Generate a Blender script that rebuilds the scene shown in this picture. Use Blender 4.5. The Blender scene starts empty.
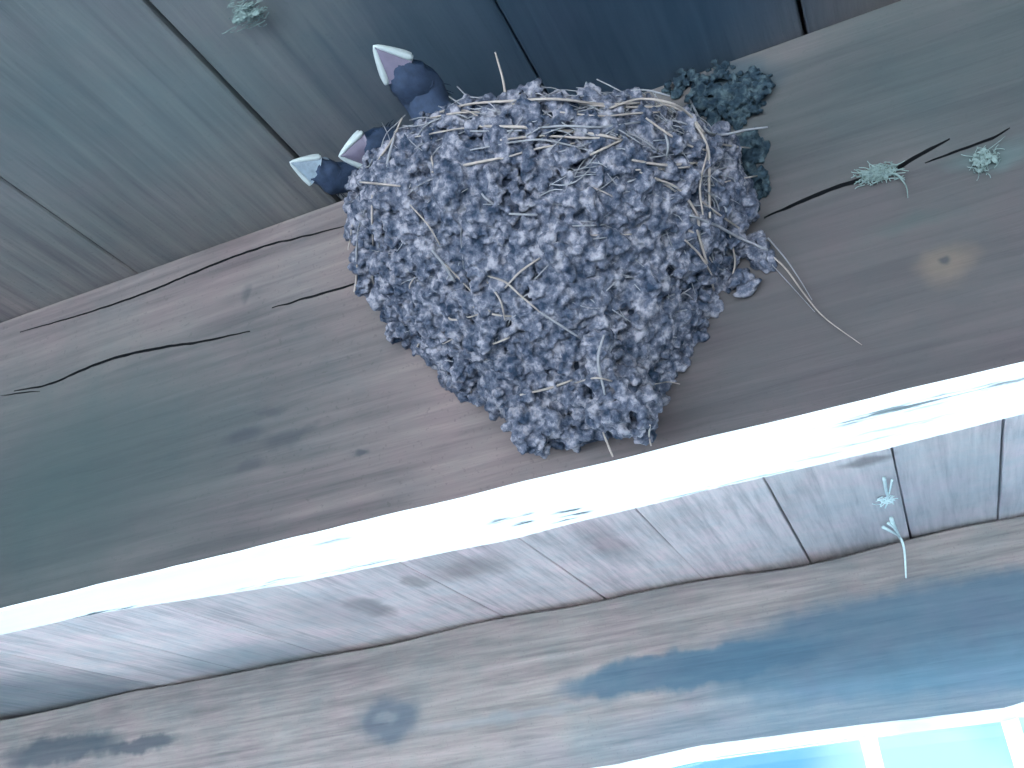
import bpy, bmesh, math, random
import numpy as np
from mathutils import Vector, Matrix, Quaternion
from mathutils.bvhtree import BVHTree
from mathutils import noise as mnoise

# ---------------------------------------------------------------- camera, world, lights, exposure
S = 0.4            # one working unit (eye to ceiling) in metres
EYE = 1.9          # height of the camera above the floor in metres
F = 996.0          # focal length in pixels of a 1024 x 768 frame
AX = np.array([0.91709749, -0.25265076, -0.30838254])    # world axes seen from the camera (right, down, forward)
AY = np.array([0.38894111, 0.39724446, 0.83121697])
AZ = np.cross(AX, AY)
RW = np.array([AX, AY, AZ])
scene = bpy.context.scene
C = scene.collection

cam_data = bpy.data.cameras.new('camera')
cam_data.sensor_width = 36.0
cam_data.lens = 36.0 * F / 1024.0
cam_data.clip_start = 0.01
cam_data.clip_end = 500
cam = bpy.data.objects.new('camera', cam_data)
C.objects.link(cam)
r_, u_, b_ = RW @ np.array([1, 0, 0]), RW @ np.array([0, -1, 0]), RW @ np.array([0, 0, -1])
cam.matrix_world = Matrix(((r_[0], u_[0], b_[0], 0), (r_[1], u_[1], b_[1], 0), (r_[2], u_[2], b_[2], EYE), (0, 0, 0, 1)))
scene.camera = cam

scene.view_settings.view_transform = 'Standard'
scene.view_settings.look = 'None'
scene.view_settings.gamma = 1.0
scene.view_settings.use_curve_mapping = False
scene.view_settings.exposure = 0.5
scene.cycles.use_denoising = True
scene.cycles.max_bounces = 10
scene.cycles.diffuse_bounces = 6

world = bpy.data.worlds.new('sky')
scene.world = world
world.use_nodes = True
wn = world.node_tree
wn.nodes.clear()
w_out = wn.nodes.new('ShaderNodeOutputWorld')
w_bg = wn.nodes.new('ShaderNodeBackground')
w_tc = wn.nodes.new('ShaderNodeTexCoord')
w_noise = wn.nodes.new('ShaderNodeTexNoise')
w_noise.inputs['Scale'].default_value = 5.0
w_noise.inputs['Detail'].default_value = 3.0
w_ramp = wn.nodes.new('ShaderNodeValToRGB')
w_ramp.color_ramp.elements[0].position = 0.42
w_ramp.color_ramp.elements[0].color = (0.20, 0.52, 0.85, 1)
w_ramp.color_ramp.elements[1].position = 0.62
w_ramp.color_ramp.elements[1].color = (0.60, 0.92, 1.0, 1)
wn.links.new(w_tc.outputs['Generated'], w_noise.inputs['Vector'])
wn.links.new(w_noise.outputs['Fac'], w_ramp.inputs['Fac'])
wn.links.new(w_ramp.outputs['Color'], w_bg.inputs['Color'])
w_bg.inputs['Strength'].default_value = 1.0
wn.links.new(w_bg.outputs['Background'], w_out.inputs['Surface'])

sun_data = bpy.data.lights.new('sun', 'SUN')
sun_data.energy = 41.0
sun_data.angle = math.radians(2.0)
sun_data.color = (1.0, 0.97, 0.93)
sun = bpy.data.objects.new('sun', sun_data)
C.objects.link(sun)
SUN_EL, SUN_AZ = math.radians(60), math.radians(8)
sd = Vector((math.sin(SUN_AZ) * math.cos(SUN_EL), math.cos(SUN_AZ) * math.cos(SUN_EL), math.sin(SUN_EL)))   # towards the sun
sun.rotation_euler = sd.to_track_quat('Z', 'Y').to_euler()
sun.location = (0, 8, 8)

rng = random.Random(7)
nrg = np.random.default_rng(11)

# ---------------------------------------------------------------- helpers
def W(x, y, z):
    """working units with the eye at the origin -> metres"""
    return Vector((x * S, y * S, EYE + z * S))

def ray(px, py):
    v = RW @ np.array([px - 512.0, py - 384.0, F])
    return v / np.linalg.norm(v)

def at_face(px, py, y):
    r = ray(px, py)
    r = r * (y / r[1])
    return r

def at_ceiling(px, py, z=1.0):
    r = ray(px, py)
    return r * (z / r[2])

def at_dist(px, py, t):
    return ray(px, py) * t

def mesh_from(name, verts, faces, mat, parent=None, smooth=False, mats=None, fmat=None):
    me = bpy.data.meshes.new(name)
    me.from_pydata([tuple(v) for v in verts], [], faces)
    me.validate()
    me.update()
    o = bpy.data.objects.new(name, me)
    C.objects.link(o)
    if mats:
        for m in mats:
            me.materials.append(m)
        me.polygons.foreach_set('material_index', fmat)
    else:
        me.materials.append(mat)
    if smooth:
        me.polygons.foreach_set('use_smooth', [True] * len(me.polygons))
    if parent is not None:
        o.parent = parent
        o.matrix_parent_inverse = parent.matrix_world.inverted() if False else Matrix.Translation(-parent.location)
    return o

def tag(o, label=None, cat=None, group=None, kind=None):
    if label: o['label'] = label
    if cat: o['category'] = cat
    if group: o['group'] = group
    if kind: o['kind'] = kind
    return o

def empty(name, loc):
    o = bpy.data.objects.new(name, None)
    C.objects.link(o)
    o.location = loc
    o.empty_display_size = 0.02
    return o

def box_data(x0, x1, y0, y1, z0, z1, V, Fc):
    n = len(V)
    for z in (z0, z1):
        for (x, y) in ((x0, y0), (x1, y0), (x1, y1), (x0, y1)):
            V.append(Vector((x, y, z)))
    Fc += [(n, n + 3, n + 2, n + 1), (n + 4, n + 5, n + 6, n + 7), (n, n + 1, n + 5, n + 4), (n + 1, n + 2, n + 6, n + 5),
           (n + 2, n + 3, n + 7, n + 6), (n + 3, n, n + 4, n + 7)]

def tube_data(pts, radii, V, Fc, sides=6):
    """tapering tube along points (metres)"""
    n0 = len(V)
    k = len(pts)
    up = Vector((0.3, 0.2, 0.93))
    for i, p in enumerate(pts):
        a = pts[max(0, i - 1)]
        b = pts[min(k - 1, i + 1)]
        t = (b - a).normalized()
        s = t.cross(up)
        if s.length < 1e-4:
            s = t.cross(Vector((1, 0, 0)))
        s.normalize()
        q = t.cross(s)
        for j in range(sides):
            an = 2 * math.pi * j / sides
            V.append(p + (s * math.cos(an) + q * math.sin(an)) * radii[i])
    for i in range(k - 1):
        for j in range(sides):
            a = n0 + i * sides + j
            b = n0 + i * sides + (j + 1) % sides
            Fc.append((a, b, b + sides, a + sides))
    Fc.append(tuple(n0 + j for j in reversed(range(sides))))
    Fc.append(tuple(n0 + (k - 1) * sides + j for j in range(sides)))

def smooth_path(pts, n):
    """Catmull-Rom resample"""
    P = [Vector(p) for p in pts]
    if len(P) == 2:
        return [P[0].lerp(P[1], i / (n - 1)) for i in range(n)]
    P = [P[0] * 2 - P[1]] + P + [P[-1] * 2 - P[-2]]
    m = len(P) - 3
    out = []
    for i in range(n):
        t = i / (n - 1) * m
        s = min(int(t), m - 1)
        t -= s
        a, b, c, d = P[s:s + 4]
        out.append(0.5 * ((2 * b) + (c - a) * t + (2 * a - 5 * b + 4 * c - d) * t * t + (3 * b - a - 3 * c + d) * t ** 3))
    return out

# ---------------------------------------------------------------- materials
class NT:
    def __init__(self, name):
        self.m = bpy.data.materials.new(name)
        self.m.use_nodes = True
        self.t = self.m.node_tree
        self.b = self.t.nodes['Principled BSDF']
        self.o = self.t.nodes['Material Output']
    def n(self, kind, **kw):
        nd = self.t.nodes.new(kind)
        for k, v in kw.items():
            setattr(nd, k, v)
        return nd
    def l(self, a, b):
        self.t.links.new(a, b)
    def val(self, sock, v):
        if hasattr(v, 'links') or hasattr(v, 'is_linked'):
            self.l(v, sock)
        else:
            sock.default_value = v
    def math(self, op, a, b=0.0, clamp=False):
        nd = self.n('ShaderNodeMath', operation=op, use_clamp=clamp)
        self.val(nd.inputs[0], a); self.val(nd.inputs[1], b)
        return nd.outputs[0]
    def mix(self, fac, a, b, mode='MIX'):
        nd = self.n('ShaderNodeMix', data_type='RGBA', blend_type=mode)
        self.val(nd.inputs[0], fac)
        self.val(nd.inputs[6], a if not isinstance(a, tuple) else (*a, 1))
        self.val(nd.inputs[7], b if not isinstance(b, tuple) else (*b, 1))
        return nd.outputs[2]
    def pos(self):
        return self.n('ShaderNodeNewGeometry').outputs['Position']
    def map(self, v, scale=(1, 1, 1), loc=(0, 0, 0), rot=(0, 0, 0)):
        nd = self.n('ShaderNodeMapping')
        self.l(v, nd.inputs['Vector'])
        nd.inputs['Scale'].default_value = scale
        nd.inputs['Location'].default_value = loc
        nd.inputs['Rotation'].default_value = rot
        return nd.outputs[0]
    def noise(self, v, scale, detail=4, rough=0.55, dist=0.0):
        nd = self.n('ShaderNodeTexNoise')
        self.l(v, nd.inputs['Vector'])
        nd.inputs['Scale'].default_value = scale
        nd.inputs['Detail'].default_value = detail
        nd.inputs['Roughness'].default_value = rough
        nd.inputs['Distortion'].default_value = dist
        return nd.outputs['Fac']
    def ramp(self, fac, stops):
        nd = self.n('ShaderNodeValToRGB')
        self.l(fac, nd.inputs['Fac'])
        el = nd.color_ramp.elements
        while len(el) < len(stops):
            el.new(0.5)
        for e, (p, c) in zip(el, stops):
            e.position = p
            e.color = (*c, 1) if len(c) == 3 else c
        return nd.outputs['Color']
    def range(self, v, a, b, c=0.0, d=1.0, smooth=True):
        nd = self.n('ShaderNodeMapRange')
        nd.interpolation_type = 'SMOOTHSTEP' if smooth else 'LINEAR'
        self.val(nd.inputs['Value'], v)
        nd.inputs['From Min'].default_value = a
        nd.inputs['From Max'].default_value = b
        nd.inputs['To Min'].default_value = c
        nd.inputs['To Max'].default_value = d
        return nd.outputs[0]
    def spot(self, v, centre, radii, rot=(0, 0, 0), soft=0.5):
        """1 inside an ellipsoid, 0 outside, soft edge"""
        mp = self.n('ShaderNodeMapping', vector_type='TEXTURE')
        self.l(v, mp.inputs['Vector'])
        mp.inputs['Location'].default_value = centre
        mp.inputs['Rotation'].default_value = rot
        mp.inputs['Scale'].default_value = radii
        ln = self.n('ShaderNodeVectorMath', operation='LENGTH')
        self.l(mp.outputs[0], ln.inputs[0])
        return self.range(ln.outputs['Value'], 1.0 - soft, 1.0 + soft, 1.0, 0.0)
    def bump(self, h, strength, dist):
        nd = self.n('ShaderNodeBump')
        self.l(h, nd.inputs['Height'])
        nd.inputs['Strength'].default_value = strength
        nd.inputs['Distance'].default_value = dist
        self.l(nd.outputs[0], self.b.inputs['Normal'])
    def done(self, col, rough=0.85, spec=0.2):
        self.val(self.b.inputs['Base Color'], col if not isinstance(col, tuple) else (*col, 1))
        self.val(self.b.inputs['Roughness'], rough)
        self.b.inputs['Specular IOR Level'].default_value = spec
        return self.m

def warped(m, amount, scale):
    """position with a little noise added, so that spots get ragged edges"""
    p = m.pos()
    nd = m.n('ShaderNodeTexNoise')
    m.l(p, nd.inputs['Vector'])
    nd.inputs['Scale'].default_value = scale
    nd.inputs['Detail'].default_value = 4
    s = m.n('ShaderNodeVectorMath', operation='SUBTRACT')
    m.l(nd.outputs['Color'], s.inputs[0])
    s.inputs[1].default_value = (0.5, 0.5, 0.5)
    k = m.n('ShaderNodeVectorMath', operation='SCALE')
    m.l(s.outputs[0], k.inputs[0])
    k.inputs['Scale'].default_value = amount
    a = m.n('ShaderNodeVectorMath', operation='ADD')
    m.l(p, a.inputs[0]); m.l(k.outputs[0], a.inputs[1])
    return a.outputs[0]

def ell(m, v, px, py, plane, val, rx, rz, rot=0.0, soft=0.4):
    """soft colour patch on the beam face (plane 'face') or ceiling board (plane 'ceil'); radii in working units"""
    if plane == 'face':
        p = at_face(px, py, val)
        return m.spot(v, tuple(W(*p)), (rx * S, 0.3, rz * S), (0, rot, 0), soft)
    p = at_ceiling(px, py, val)
    return m.spot(v, tuple(W(*p)), (rx * S, rz * S, 0.3), (0, 0, rot), soft)

def wood(name, dark, mid, light, grain_axis, spots=(), blotch=0.5, seed=0.0, per_board=0.0):
    m = NT(name)
    p = m.pos()
    g = (0.06, 1, 1) if grain_axis == 'x' else (1, 0.06, 1)
    gv = m.map(p, scale=g, loc=(seed, seed * 2, seed * 3))
    fine = m.noise(gv, 190, 5, 0.6, 0.4)
    coarse = m.noise(gv, 34, 4, 0.55, 1.2)
    big = m.noise(m.map(p, scale=(1, 1, 1), loc=(seed, 0, seed)), 5.0, 4, 0.6)
    f = m.math('ADD', m.math('MULTIPLY', fine, 0.35), m.math('MULTIPLY', coarse, 0.65 - blotch * 0.4))
    f = m.math('ADD', f, m.math('MULTIPLY', big, blotch * 0.4))
    col = m.ramp(f, [(0.36, dark), (0.5, mid), (0.66, light)])
    if per_board:
        at = m.n('ShaderNodeNewGeometry').outputs['Random Per Island']
        col = m.mix(1.0, col, m.ramp(at, [(0.0, (1 - per_board,) * 3), (1.0, (1 + per_board * 0.3,) * 3)]), 'MULTIPLY')
    fleck = m.range(m.noise(m.map(p, scale=(1, 1, 1)), 420, 2, 0.5), 0.62, 0.75)
    col = m.mix(m.math('MULTIPLY', fleck, 0.35), col, (dark[0] * 0.6, dark[1] * 0.6, dark[2] * 0.6))
    wv = warped(m, 0.035, 26)
    for (fn, colour, strength) in spots:
        k = m.math('MULTIPLY', fn(m, wv), strength)
        col = m.mix(k, col, colour)
    grain = m.ramp(f, [(0.36, (0.84, 0.86, 0.88)), (0.5, (1.0, 1.0, 1.0)), (0.64, (1.14, 1.12, 1.10))])
    col = m.mix(1.0, col, grain, 'MULTIPLY')
    tint = m.noise(m.map(p, scale=(1, 1, 1), loc=(7 + seed, 3, 1)), 14, 5, 0.7)
    col = m.mix(1.0, col, m.ramp(tint, [(0.35, (0.90, 0.97, 0.985)), (0.5, (1.0, 1.0, 1.0)), (0.65, (1.08, 1.00, 1.02))]), 'MULTIPLY')
    m.bump(f, 0.5, 0.003)
    return m.done(col, 0.8, 0.25)

Y1, Y2 = 1.075, 3.55          # faces of the two beams
ZB1, ZB2 = 0.459, 0.415       # their undersides
face1 = lambda px, py, rx, rz, rot=0.0, soft=0.4: (lambda m, v: ell(m, v, px, py, 'face', Y1, rx, rz, rot, soft))
face2 = lambda px, py, rx, rz, rot=0.0, soft=0.4: (lambda m, v: ell(m, v, px, py, 'face', Y2, rx, rz, rot, soft))
ceil_ = lambda px, py, rx, rz, rot=0.0, soft=0.4: (lambda m, v: ell(m, v, px, py, 'ceil', 1.0, rx, rz, rot, soft))

DK, OLIVE, PALE = (0.035, 0.040, 0.050), (0.036, 0.052, 0.055), (0.42, 0.38, 0.36)
mat_beam1 = wood('weathered_beam_wood', (0.085, 0.070, 0.073), (0.135, 0.110, 0.111), (0.18, 0.150, 0.147), 'x', [
    (face1(50, 490, 0.45, 0.25, 0, 0.9), OLIVE, 1.0),  # lower left vignette and its greenish cast painted into the wood
    (face1(980, 60, 0.45, 0.30, 0, 0.9), OLIVE, 0.85),  # upper right corner vignette, also painted as wood colour
    (face1(900, 310, 0.30, 0.20, 0, 0.9), (0.055, 0.055, 0.06), 0.55),
    (face1(800, 330, 0.12, 0.10, 0, 0.9), (0.055, 0.055, 0.06), 0.5),
    (face1(850, 270, 0.25, 0.12, 0, 0.9), (0.07, 0.065, 0.067), 0.6),
    (face1(240, 440, 0.035, 0.010, 0, 0.6), DK, 0.6),
    (face1(280, 440, 0.035, 0.012, 0, 0.6), DK, 0.5),
    (face1(245, 468, 0.030, 0.010, 0, 0.6), DK, 0.5),
    (face1(268, 412, 0.020, 0.007, 0, 0.6), DK, 0.45),
    (face1(360, 455, 0.010, 0.006, 0, 0.6), DK, 0.85),
    (face1(305, 428, 0.02, 0.008, 0, 0.6), DK, 0.4),
    (face1(405, 340, 0.03, 0.018, 0, 0.8), DK, 0.4),
    (face1(245, 297, 0.008, 0.014, 0, 0.6), DK, 0.5),
    (face1(955, 262, 0.030, 0.018, 0, 0.6), (0.15, 0.12, 0.095), 0.6),
    (face1(956, 260, 0.007, 0.005, 0, 0.5), DK, 0.8),
    (face1(905, 225, 0.05, 0.012, 0, 0.8), (0.05, 0.068, 0.068), 0.5),
    (face1(985, 155, 0.040, 0.018, 0.2, 0.6), (0.075, 0.115, 0.115), 0.6),
    (face1(740, 85, 0.045, 0.035, 0, 0.5), (0.03, 0.05, 0.065), 0.75),
], blotch=0.7, seed=3.1)
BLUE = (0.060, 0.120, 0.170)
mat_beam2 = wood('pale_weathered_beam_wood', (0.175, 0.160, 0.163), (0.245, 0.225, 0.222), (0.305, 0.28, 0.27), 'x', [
    (face2(690, 668, 0.48, 0.066, 0.0, 0.2), BLUE, 0.85),  # large blue grey patch, this one and the next
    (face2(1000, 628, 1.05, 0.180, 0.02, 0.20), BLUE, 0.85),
    (face2(1000, 690, 1.2, 0.13, 0.0, 0.7), (0.12, 0.23, 0.31), 0.6),  # soft blue flare from the windows put into the wood colour
    (face2(388, 720, 0.135, 0.085, 0, 0.35), (0.09, 0.115, 0.145), 0.85),
    (face2(385, 718, 0.045, 0.026, 0, 0.5), (0.22, 0.23, 0.24), 0.5),
    (face2(60, 750, 0.34, 0.062, 0, 0.35), (0.065, 0.085, 0.105), 0.85),
    (face2(140, 745, 0.20, 0.032, 0, 0.4), (0.065, 0.085, 0.105), 0.85),
    (face2(520, 715, 0.35, 0.020, 0, 0.7), (0.20, 0.23, 0.25), 0.5),
], blotch=0.5, seed=8.4)
mat_ceiling_near = wood('ceiling_boards_shaded', (0.085, 0.080, 0.085), (0.125, 0.117, 0.118), (0.165, 0.152, 0.148), 'y', [  # same boards coloured dark for the shade on the near side of the beam
    (ceil_(560, 40, 0.34, 0.26, 0, 0.5), (0.016, 0.045, 0.080), 0.85),  # dark blue shadow region above the nest painted into the boards
    (ceil_(40, 60, 0.40, 0.30, 0, 0.7), (0.13, 0.17, 0.18), 0.6),  # hazy lighter corner put into the board colour
    (ceil_(370, 610, 0.12, 0.10, 0, 0.5), (0.13, 0.11, 0.12), 0.6),
], blotch=0.6, seed=1.7, per_board=0.25)
mat_ceiling_mid = wood('ceiling_boards_lit', (0.56, 0.49, 0.50), (0.76, 0.67, 0.68), (0.86, 0.77, 0.77), 'y', [  # same boards coloured pale for the brighter light past the beam
    (ceil_(30, 700, 0.55, 0.45, 0, 0.4), (0.16, 0.21, 0.24), 0.8),
    (ceil_(960, 500, 0.55, 0.60, 0, 0.8), (0.36, 0.42, 0.48), 0.6),
    (ceil_(370, 607, 0.06, 0.14, 0, 0.4), (0.26, 0.21, 0.22), 0.75),
    (ceil_(250, 660, 0.35, 0.25, 0, 0.5), (0.30, 0.36, 0.40), 0.7),  # blue shade along the far beam painted into the boards
    (ceil_(415, 583, 0.04, 0.08, 0, 0.4), (0.30, 0.25, 0.25), 0.6),
    (ceil_(330, 612, 0.16, 0.22, 0, 0.6), (0.42, 0.38, 0.40), 0.6),
    (ceil_(470, 570, 0.13, 0.10, 0, 0.7), (0.24, 0.20, 0.20), 0.6),
    (ceil_(610, 545, 0.05, 0.20, 0, 0.7), (0.24, 0.19, 0.20), 0.55),
    (ceil_(865, 462, 0.06, 0.03, 0, 0.6), (0.20, 0.16, 0.17), 0.7),
], blotch=0.8, seed=5.2, per_board=0.18)

def plain(name, col, rough=0.8, spec=0.2, var=0.15, scale=40):
    m = NT(name)
    f = m.noise(m.pos(), scale, 4, 0.6)
    c = m.ramp(f, [(0.3, tuple(x * (1 - var) for x in col)), (0.7, tuple(min(1, x * (1 + var)) for x in col))])
    m.bump(f, 0.3, 0.001)
    return m.done(c, rough, spec)

def underside(name, y, z, flakes, patches=()):
    m = NT(name)
    p = m.pos()
    f = m.noise(m.map(p, scale=(0.1, 1, 1)), 60, 4, 0.6)
    col = m.ramp(f, [(0.3, (0.66, 0.74, 0.76)), (0.7, (0.74, 0.82, 0.84))])
    wv = warped(m, 0.012, 60)
    gate = m.range(m.noise(m.map(p, scale=(0.12, 1, 1)), 300, 3, 0.6), 0.44, 0.56)
    for (px, py, rx, ry, st) in flakes:
        q = at_ceiling(px, py, z)
        k = m.math('MULTIPLY', m.math('MULTIPLY', m.spot(wv, tuple(W(*q)), (rx * S, ry * S * 1.25, 0.2), (0, 0, 0.02), 0.5), gate), min(1.0, st * 1.1))
        col = m.mix(k, col, (0.015, 0.04, 0.055))
    for (px, py, rx, ry, c, st) in patches:
        q = at_ceiling(px, py, z)
        col = m.mix(m.math('MULTIPLY', m.spot(wv, tuple(W(*q)), (rx * S, ry * S, 0.2), (0, 0, 0), 0.6), st), col, c)
    m.bump(f, 0.2, 0.001)
    return m.done(col, 0.7, 0.3)

mat_white1 = underside('flaking_white_paint', Y1, ZB1, [
    (575, 512, .022, .006, 1.0), (522, 521, .014, .005, .9), (502, 518, .020, .005, .8), (565, 519, .018, .003, .8), (570, 509, .018, .003, .9), (525, 513, .012, .004, .9),
    (100, 611, .07, .004, .9), (265, 582, .05, .004, .7), (360, 564, .05, .004, .7), (335, 538, .03, .003, .5), (690, 490, .04, .003, .6),
    (780, 470, .03, .004, .8), (815, 455, .03, .004, .4), (880, 412, .07, .006, .7), (930, 398, .09, .006, .75), (985, 385, .07, .004, .5), (900, 424, .05, .003, .4), (730, 482, .05, .003, .6),
    (865, 440, .035, .003, .5)])
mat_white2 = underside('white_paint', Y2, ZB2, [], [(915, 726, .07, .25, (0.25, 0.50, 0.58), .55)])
mat_frame = plain('white_window_frame', (0.85, 0.88, 0.88), 0.5, 0.4, 0.04)
mat_wall = plain('limewashed_wall', (0.62, 0.62, 0.60), 0.9, 0.1, 0.08, 12)
mat_floor = plain('pale_concrete', (0.66, 0.73, 0.84), 0.9, 0.1, 0.08, 6)
mat_ground = plain('pale_gravel_ground', (0.60, 0.68, 0.76), 0.95, 0.1, 0.1, 3)

def mat_glass():
    m = NT('window_glass')
    tr = m.n('ShaderNodeBsdfTransparent')
    tr.inputs['Color'].default_value = (0.90, 0.96, 0.98, 1)
    gl = m.n('ShaderNodeBsdfGlossy')
    gl.inputs['Roughness'].default_value = 0.05
    fr = m.n('ShaderNodeFresnel')
    mx = m.n('ShaderNodeMixShader')
    m.l(fr.outputs[0], mx.inputs[0]); m.l(tr.outputs[0], mx.inputs[1]); m.l(gl.outputs[0], mx.inputs[2])
    m.l(mx.outputs[0], m.o.inputs['Surface'])
    return m.m
mat_pane = mat_glass()
mat_crack = plain('shade_in_the_splits', (0.012, 0.014, 0.018), 0.9, 0.1, 0.2, 200)  # cut faces coloured near black for the shade inside the splits

# mud, straw, feathers
def mud(name, a, b, c):
    m = NT(name)
    p = m.pos()
    isl = m.n('ShaderNodeNewGeometry').outputs['Random Per Island']
    f = m.noise(p, 260, 4, 0.65)
    k = m.math('ADD', m.math('MULTIPLY', m.noise(p, 130, 4, 0.65), 0.75), m.math('MULTIPLY', f, 0.28))
    col = m.ramp(k, [(0.38, a), (0.52, b), (0.66, c)])
    m.bump(m.noise(p, 900, 3, 0.6), 0.5, 0.001)
    return m.done(col, 0.9, 0.15)
mat_mud = mud('grey_mud_pellets', (0.018, 0.030, 0.054), (0.085, 0.094, 0.128), (0.245, 0.24, 0.275))
mat_core = mud('crevice_shade_mud_core', (0.02, 0.03, 0.05), (0.03, 0.04, 0.065), (0.04, 0.05, 0.08))  # coloured dark so gaps between the pellets look shaded
mat_olddab = mud('old_dark_mud', (0.008, 0.018, 0.030), (0.020, 0.036, 0.050), (0.055, 0.080, 0.092))
mat_straw = plain('dry_straw', (0.27, 0.235, 0.215), 0.7, 0.3, 0.25, 90)
mat_straw_grey = plain('grey_dry_grass', (0.19, 0.195, 0.215), 0.7, 0.3, 0.25, 90)
mat_feather = plain('blue_black_down', (0.006, 0.017, 0.040), 0.7, 0.2, 0.3, 300)
mat_throat = plain('grey_throat_down', (0.022, 0.036, 0.068), 0.8, 0.2, 0.2, 300)
mat_crown = plain('pale_grey_down', (0.19, 0.24, 0.29), 0.8, 0.2, 0.2, 300)
mat_bill = plain('mauve_grey_bill', (0.13, 0.115, 0.165), 0.5, 0.4, 0.1, 200)
mat_flange = plain('cream_gape_flange', (0.36, 0.41, 0.42), 0.45, 0.4, 0.04, 200)
mat_eye = plain('black_eye', (0.01, 0.01, 0.012), 0.15, 0.6, 0.1, 100)
mat_web = plain('dusty_cobweb_silk', (0.15, 0.205, 0.20), 0.9, 0.1, 0.2, 300)
mat_web_pale = plain('bright_cobweb_silk', (0.72, 0.88, 0.90), 0.9, 0.1, 0.1, 300)

# ---------------------------------------------------------------- ceiling boards
XL, XR = -9.0, 4.2
YB, YF = -5.5, 3.95
seams = [-3.13, -2.71, -2.30, -1.88, -1.46, -1.052, -0.661, -0.283, 0.067, 0.350]
x = -3.13
while x > XL:
    x -= 0.39; seams.insert(0, x)
x = 0.350
while x < XR:
    x += 0.39; seams.append(x)
gap_w = {-0.661: 0.0055, -1.052: 0.004, -0.283: 0.003, 0.067: 0.006, 0.350: 0.004, -1.46: 0.007, -1.88: 0.005, -2.30: 0.016, -2.71: 0.012, -3.13: 0.018}

def boards(name, y0, y1, mat, zoff, seed):
    V, Fc = [], []
    rr = random.Random(seed)
    ny = 14
    for a, b in zip(seams[:-1], seams[1:]):
        ga = gap_w.get(a, 0.003) / 2
        gb = gap_w.get(b, 0.003) / 2
        x0, x1 = a + ga, b - gb
        t0, t1 = rr.uniform(-0.006, 0.004), rr.uniform(-0.006, 0.004)
        n0 = len(V)
        ch = 0.0025
        ph = rr.uniform(0, 6)
        for i in range(ny + 1):
            y = y0 + (y1 - y0) * i / ny
            wob = 0.0015 * math.sin(3.1 * y + ph)
            prof = [(x0, 0.06), (x0, ch), (x0 + ch, 0), ((x0 + x1) / 2, 0.002), (x1 - ch, 0), (x1, ch), (x1, 0.06)]
            for k, (px, pz) in enumerate(prof):
                t = (px - x0) / (x1 - x0)
                V.append(W(px + wob, y, 1.0 + zoff + pz + (t0 * (1 - t) + t1 * t if k not in (0, 6) else 0)))
        m = 7
        for i in range(ny):
            for k in range(m):
                p, q = n0 + i * m + k, n0 + i * m + (k + 1) % m
                Fc.append((p, p + m, q + m, q))
        Fc.append(tuple(n0 + k for k in range(m)))
        Fc.append(tuple(n0 + ny * m + k for k in reversed(range(m))))
    return V, Fc

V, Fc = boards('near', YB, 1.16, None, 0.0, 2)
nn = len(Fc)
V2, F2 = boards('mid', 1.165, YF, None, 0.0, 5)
off = len(V)
V += V2
Fc += [tuple(i + off for i in f) for f in F2]
fm = [0] * nn + [1] * len(F2)
n1 = len(Fc)
box_data(XL * S, XR * S, YB * S, YF * S, EYE + 1.058 * S, EYE + 1.12 * S, V, Fc)      # deck above the boards
fm += [0] * (len(Fc) - n1)
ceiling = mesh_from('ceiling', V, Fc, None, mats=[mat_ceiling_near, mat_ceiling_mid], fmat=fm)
tag(ceiling, 'wide weathered wooden boards running across the two beams', 'ceiling', kind='structure')

# ---------------------------------------------------------------- beams
def beam(name, yface, ztop, zbot, yback, mat, seed, top_wave=0.0, bottom_pts=None):
    """long beam as a lofted section along x; yback(x) is the far edge"""
    V, Fc = [], []
    n = 150
    rr = random.Random(seed)
    xs = [XL + (XR - XL) * i / n for i in range(n + 1)] if False else list(np.concatenate([np.linspace(XL, -2.6, 20)[:-1], np.linspace(-2.6, 1.0, 130), np.linspace(1.0, XR, 12)[1:]]))
    sec = None
    for x in xs:
        e = 0.0022 * mnoise.noise(Vector((x * 9, seed, 0))) + 0.0012 * mnoise.noise(Vector((x * 35, seed, 3)))
        e2 = 0.006 * mnoise.noise(Vector((x * 4, seed + 7, 0)))
        zt = ztop + top_wave * mnoise.noise(Vector((x * 1.7, seed + 3, 0)))
        zb = zbot(x) if callable(zbot) else zbot
        yb = yback(x)
        c = 0.006
        prof = [(yface + c, zt), (yface, zt - c), (yface + 0.001 * e, (zt + zb) / 2), (yface, zb + 0.004 + e), (yface + 0.004, zb + e * 0.7),
                (yb - 0.006 + e2, zb + e * 0.5), (yb + e2, zb + 0.010), (yb, zt - c), (yb - c, zt)]
        for (y, z) in prof:
            V.append(W(x, y, z))
        sec = len(prof)
    for i in range(len(xs) - 1):
        for k in range(sec):
            p, q = i * sec + k, i * sec + (k + 1) % sec
            Fc.append((p, q, q + sec, p + sec))
    Fc.append(tuple(range(sec))[::-1])
    Fc.append(tuple((len(xs) - 1) * sec + k for k in range(sec)))
    o = mesh_from(name, V, Fc, mat)
    return o, xs

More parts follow.
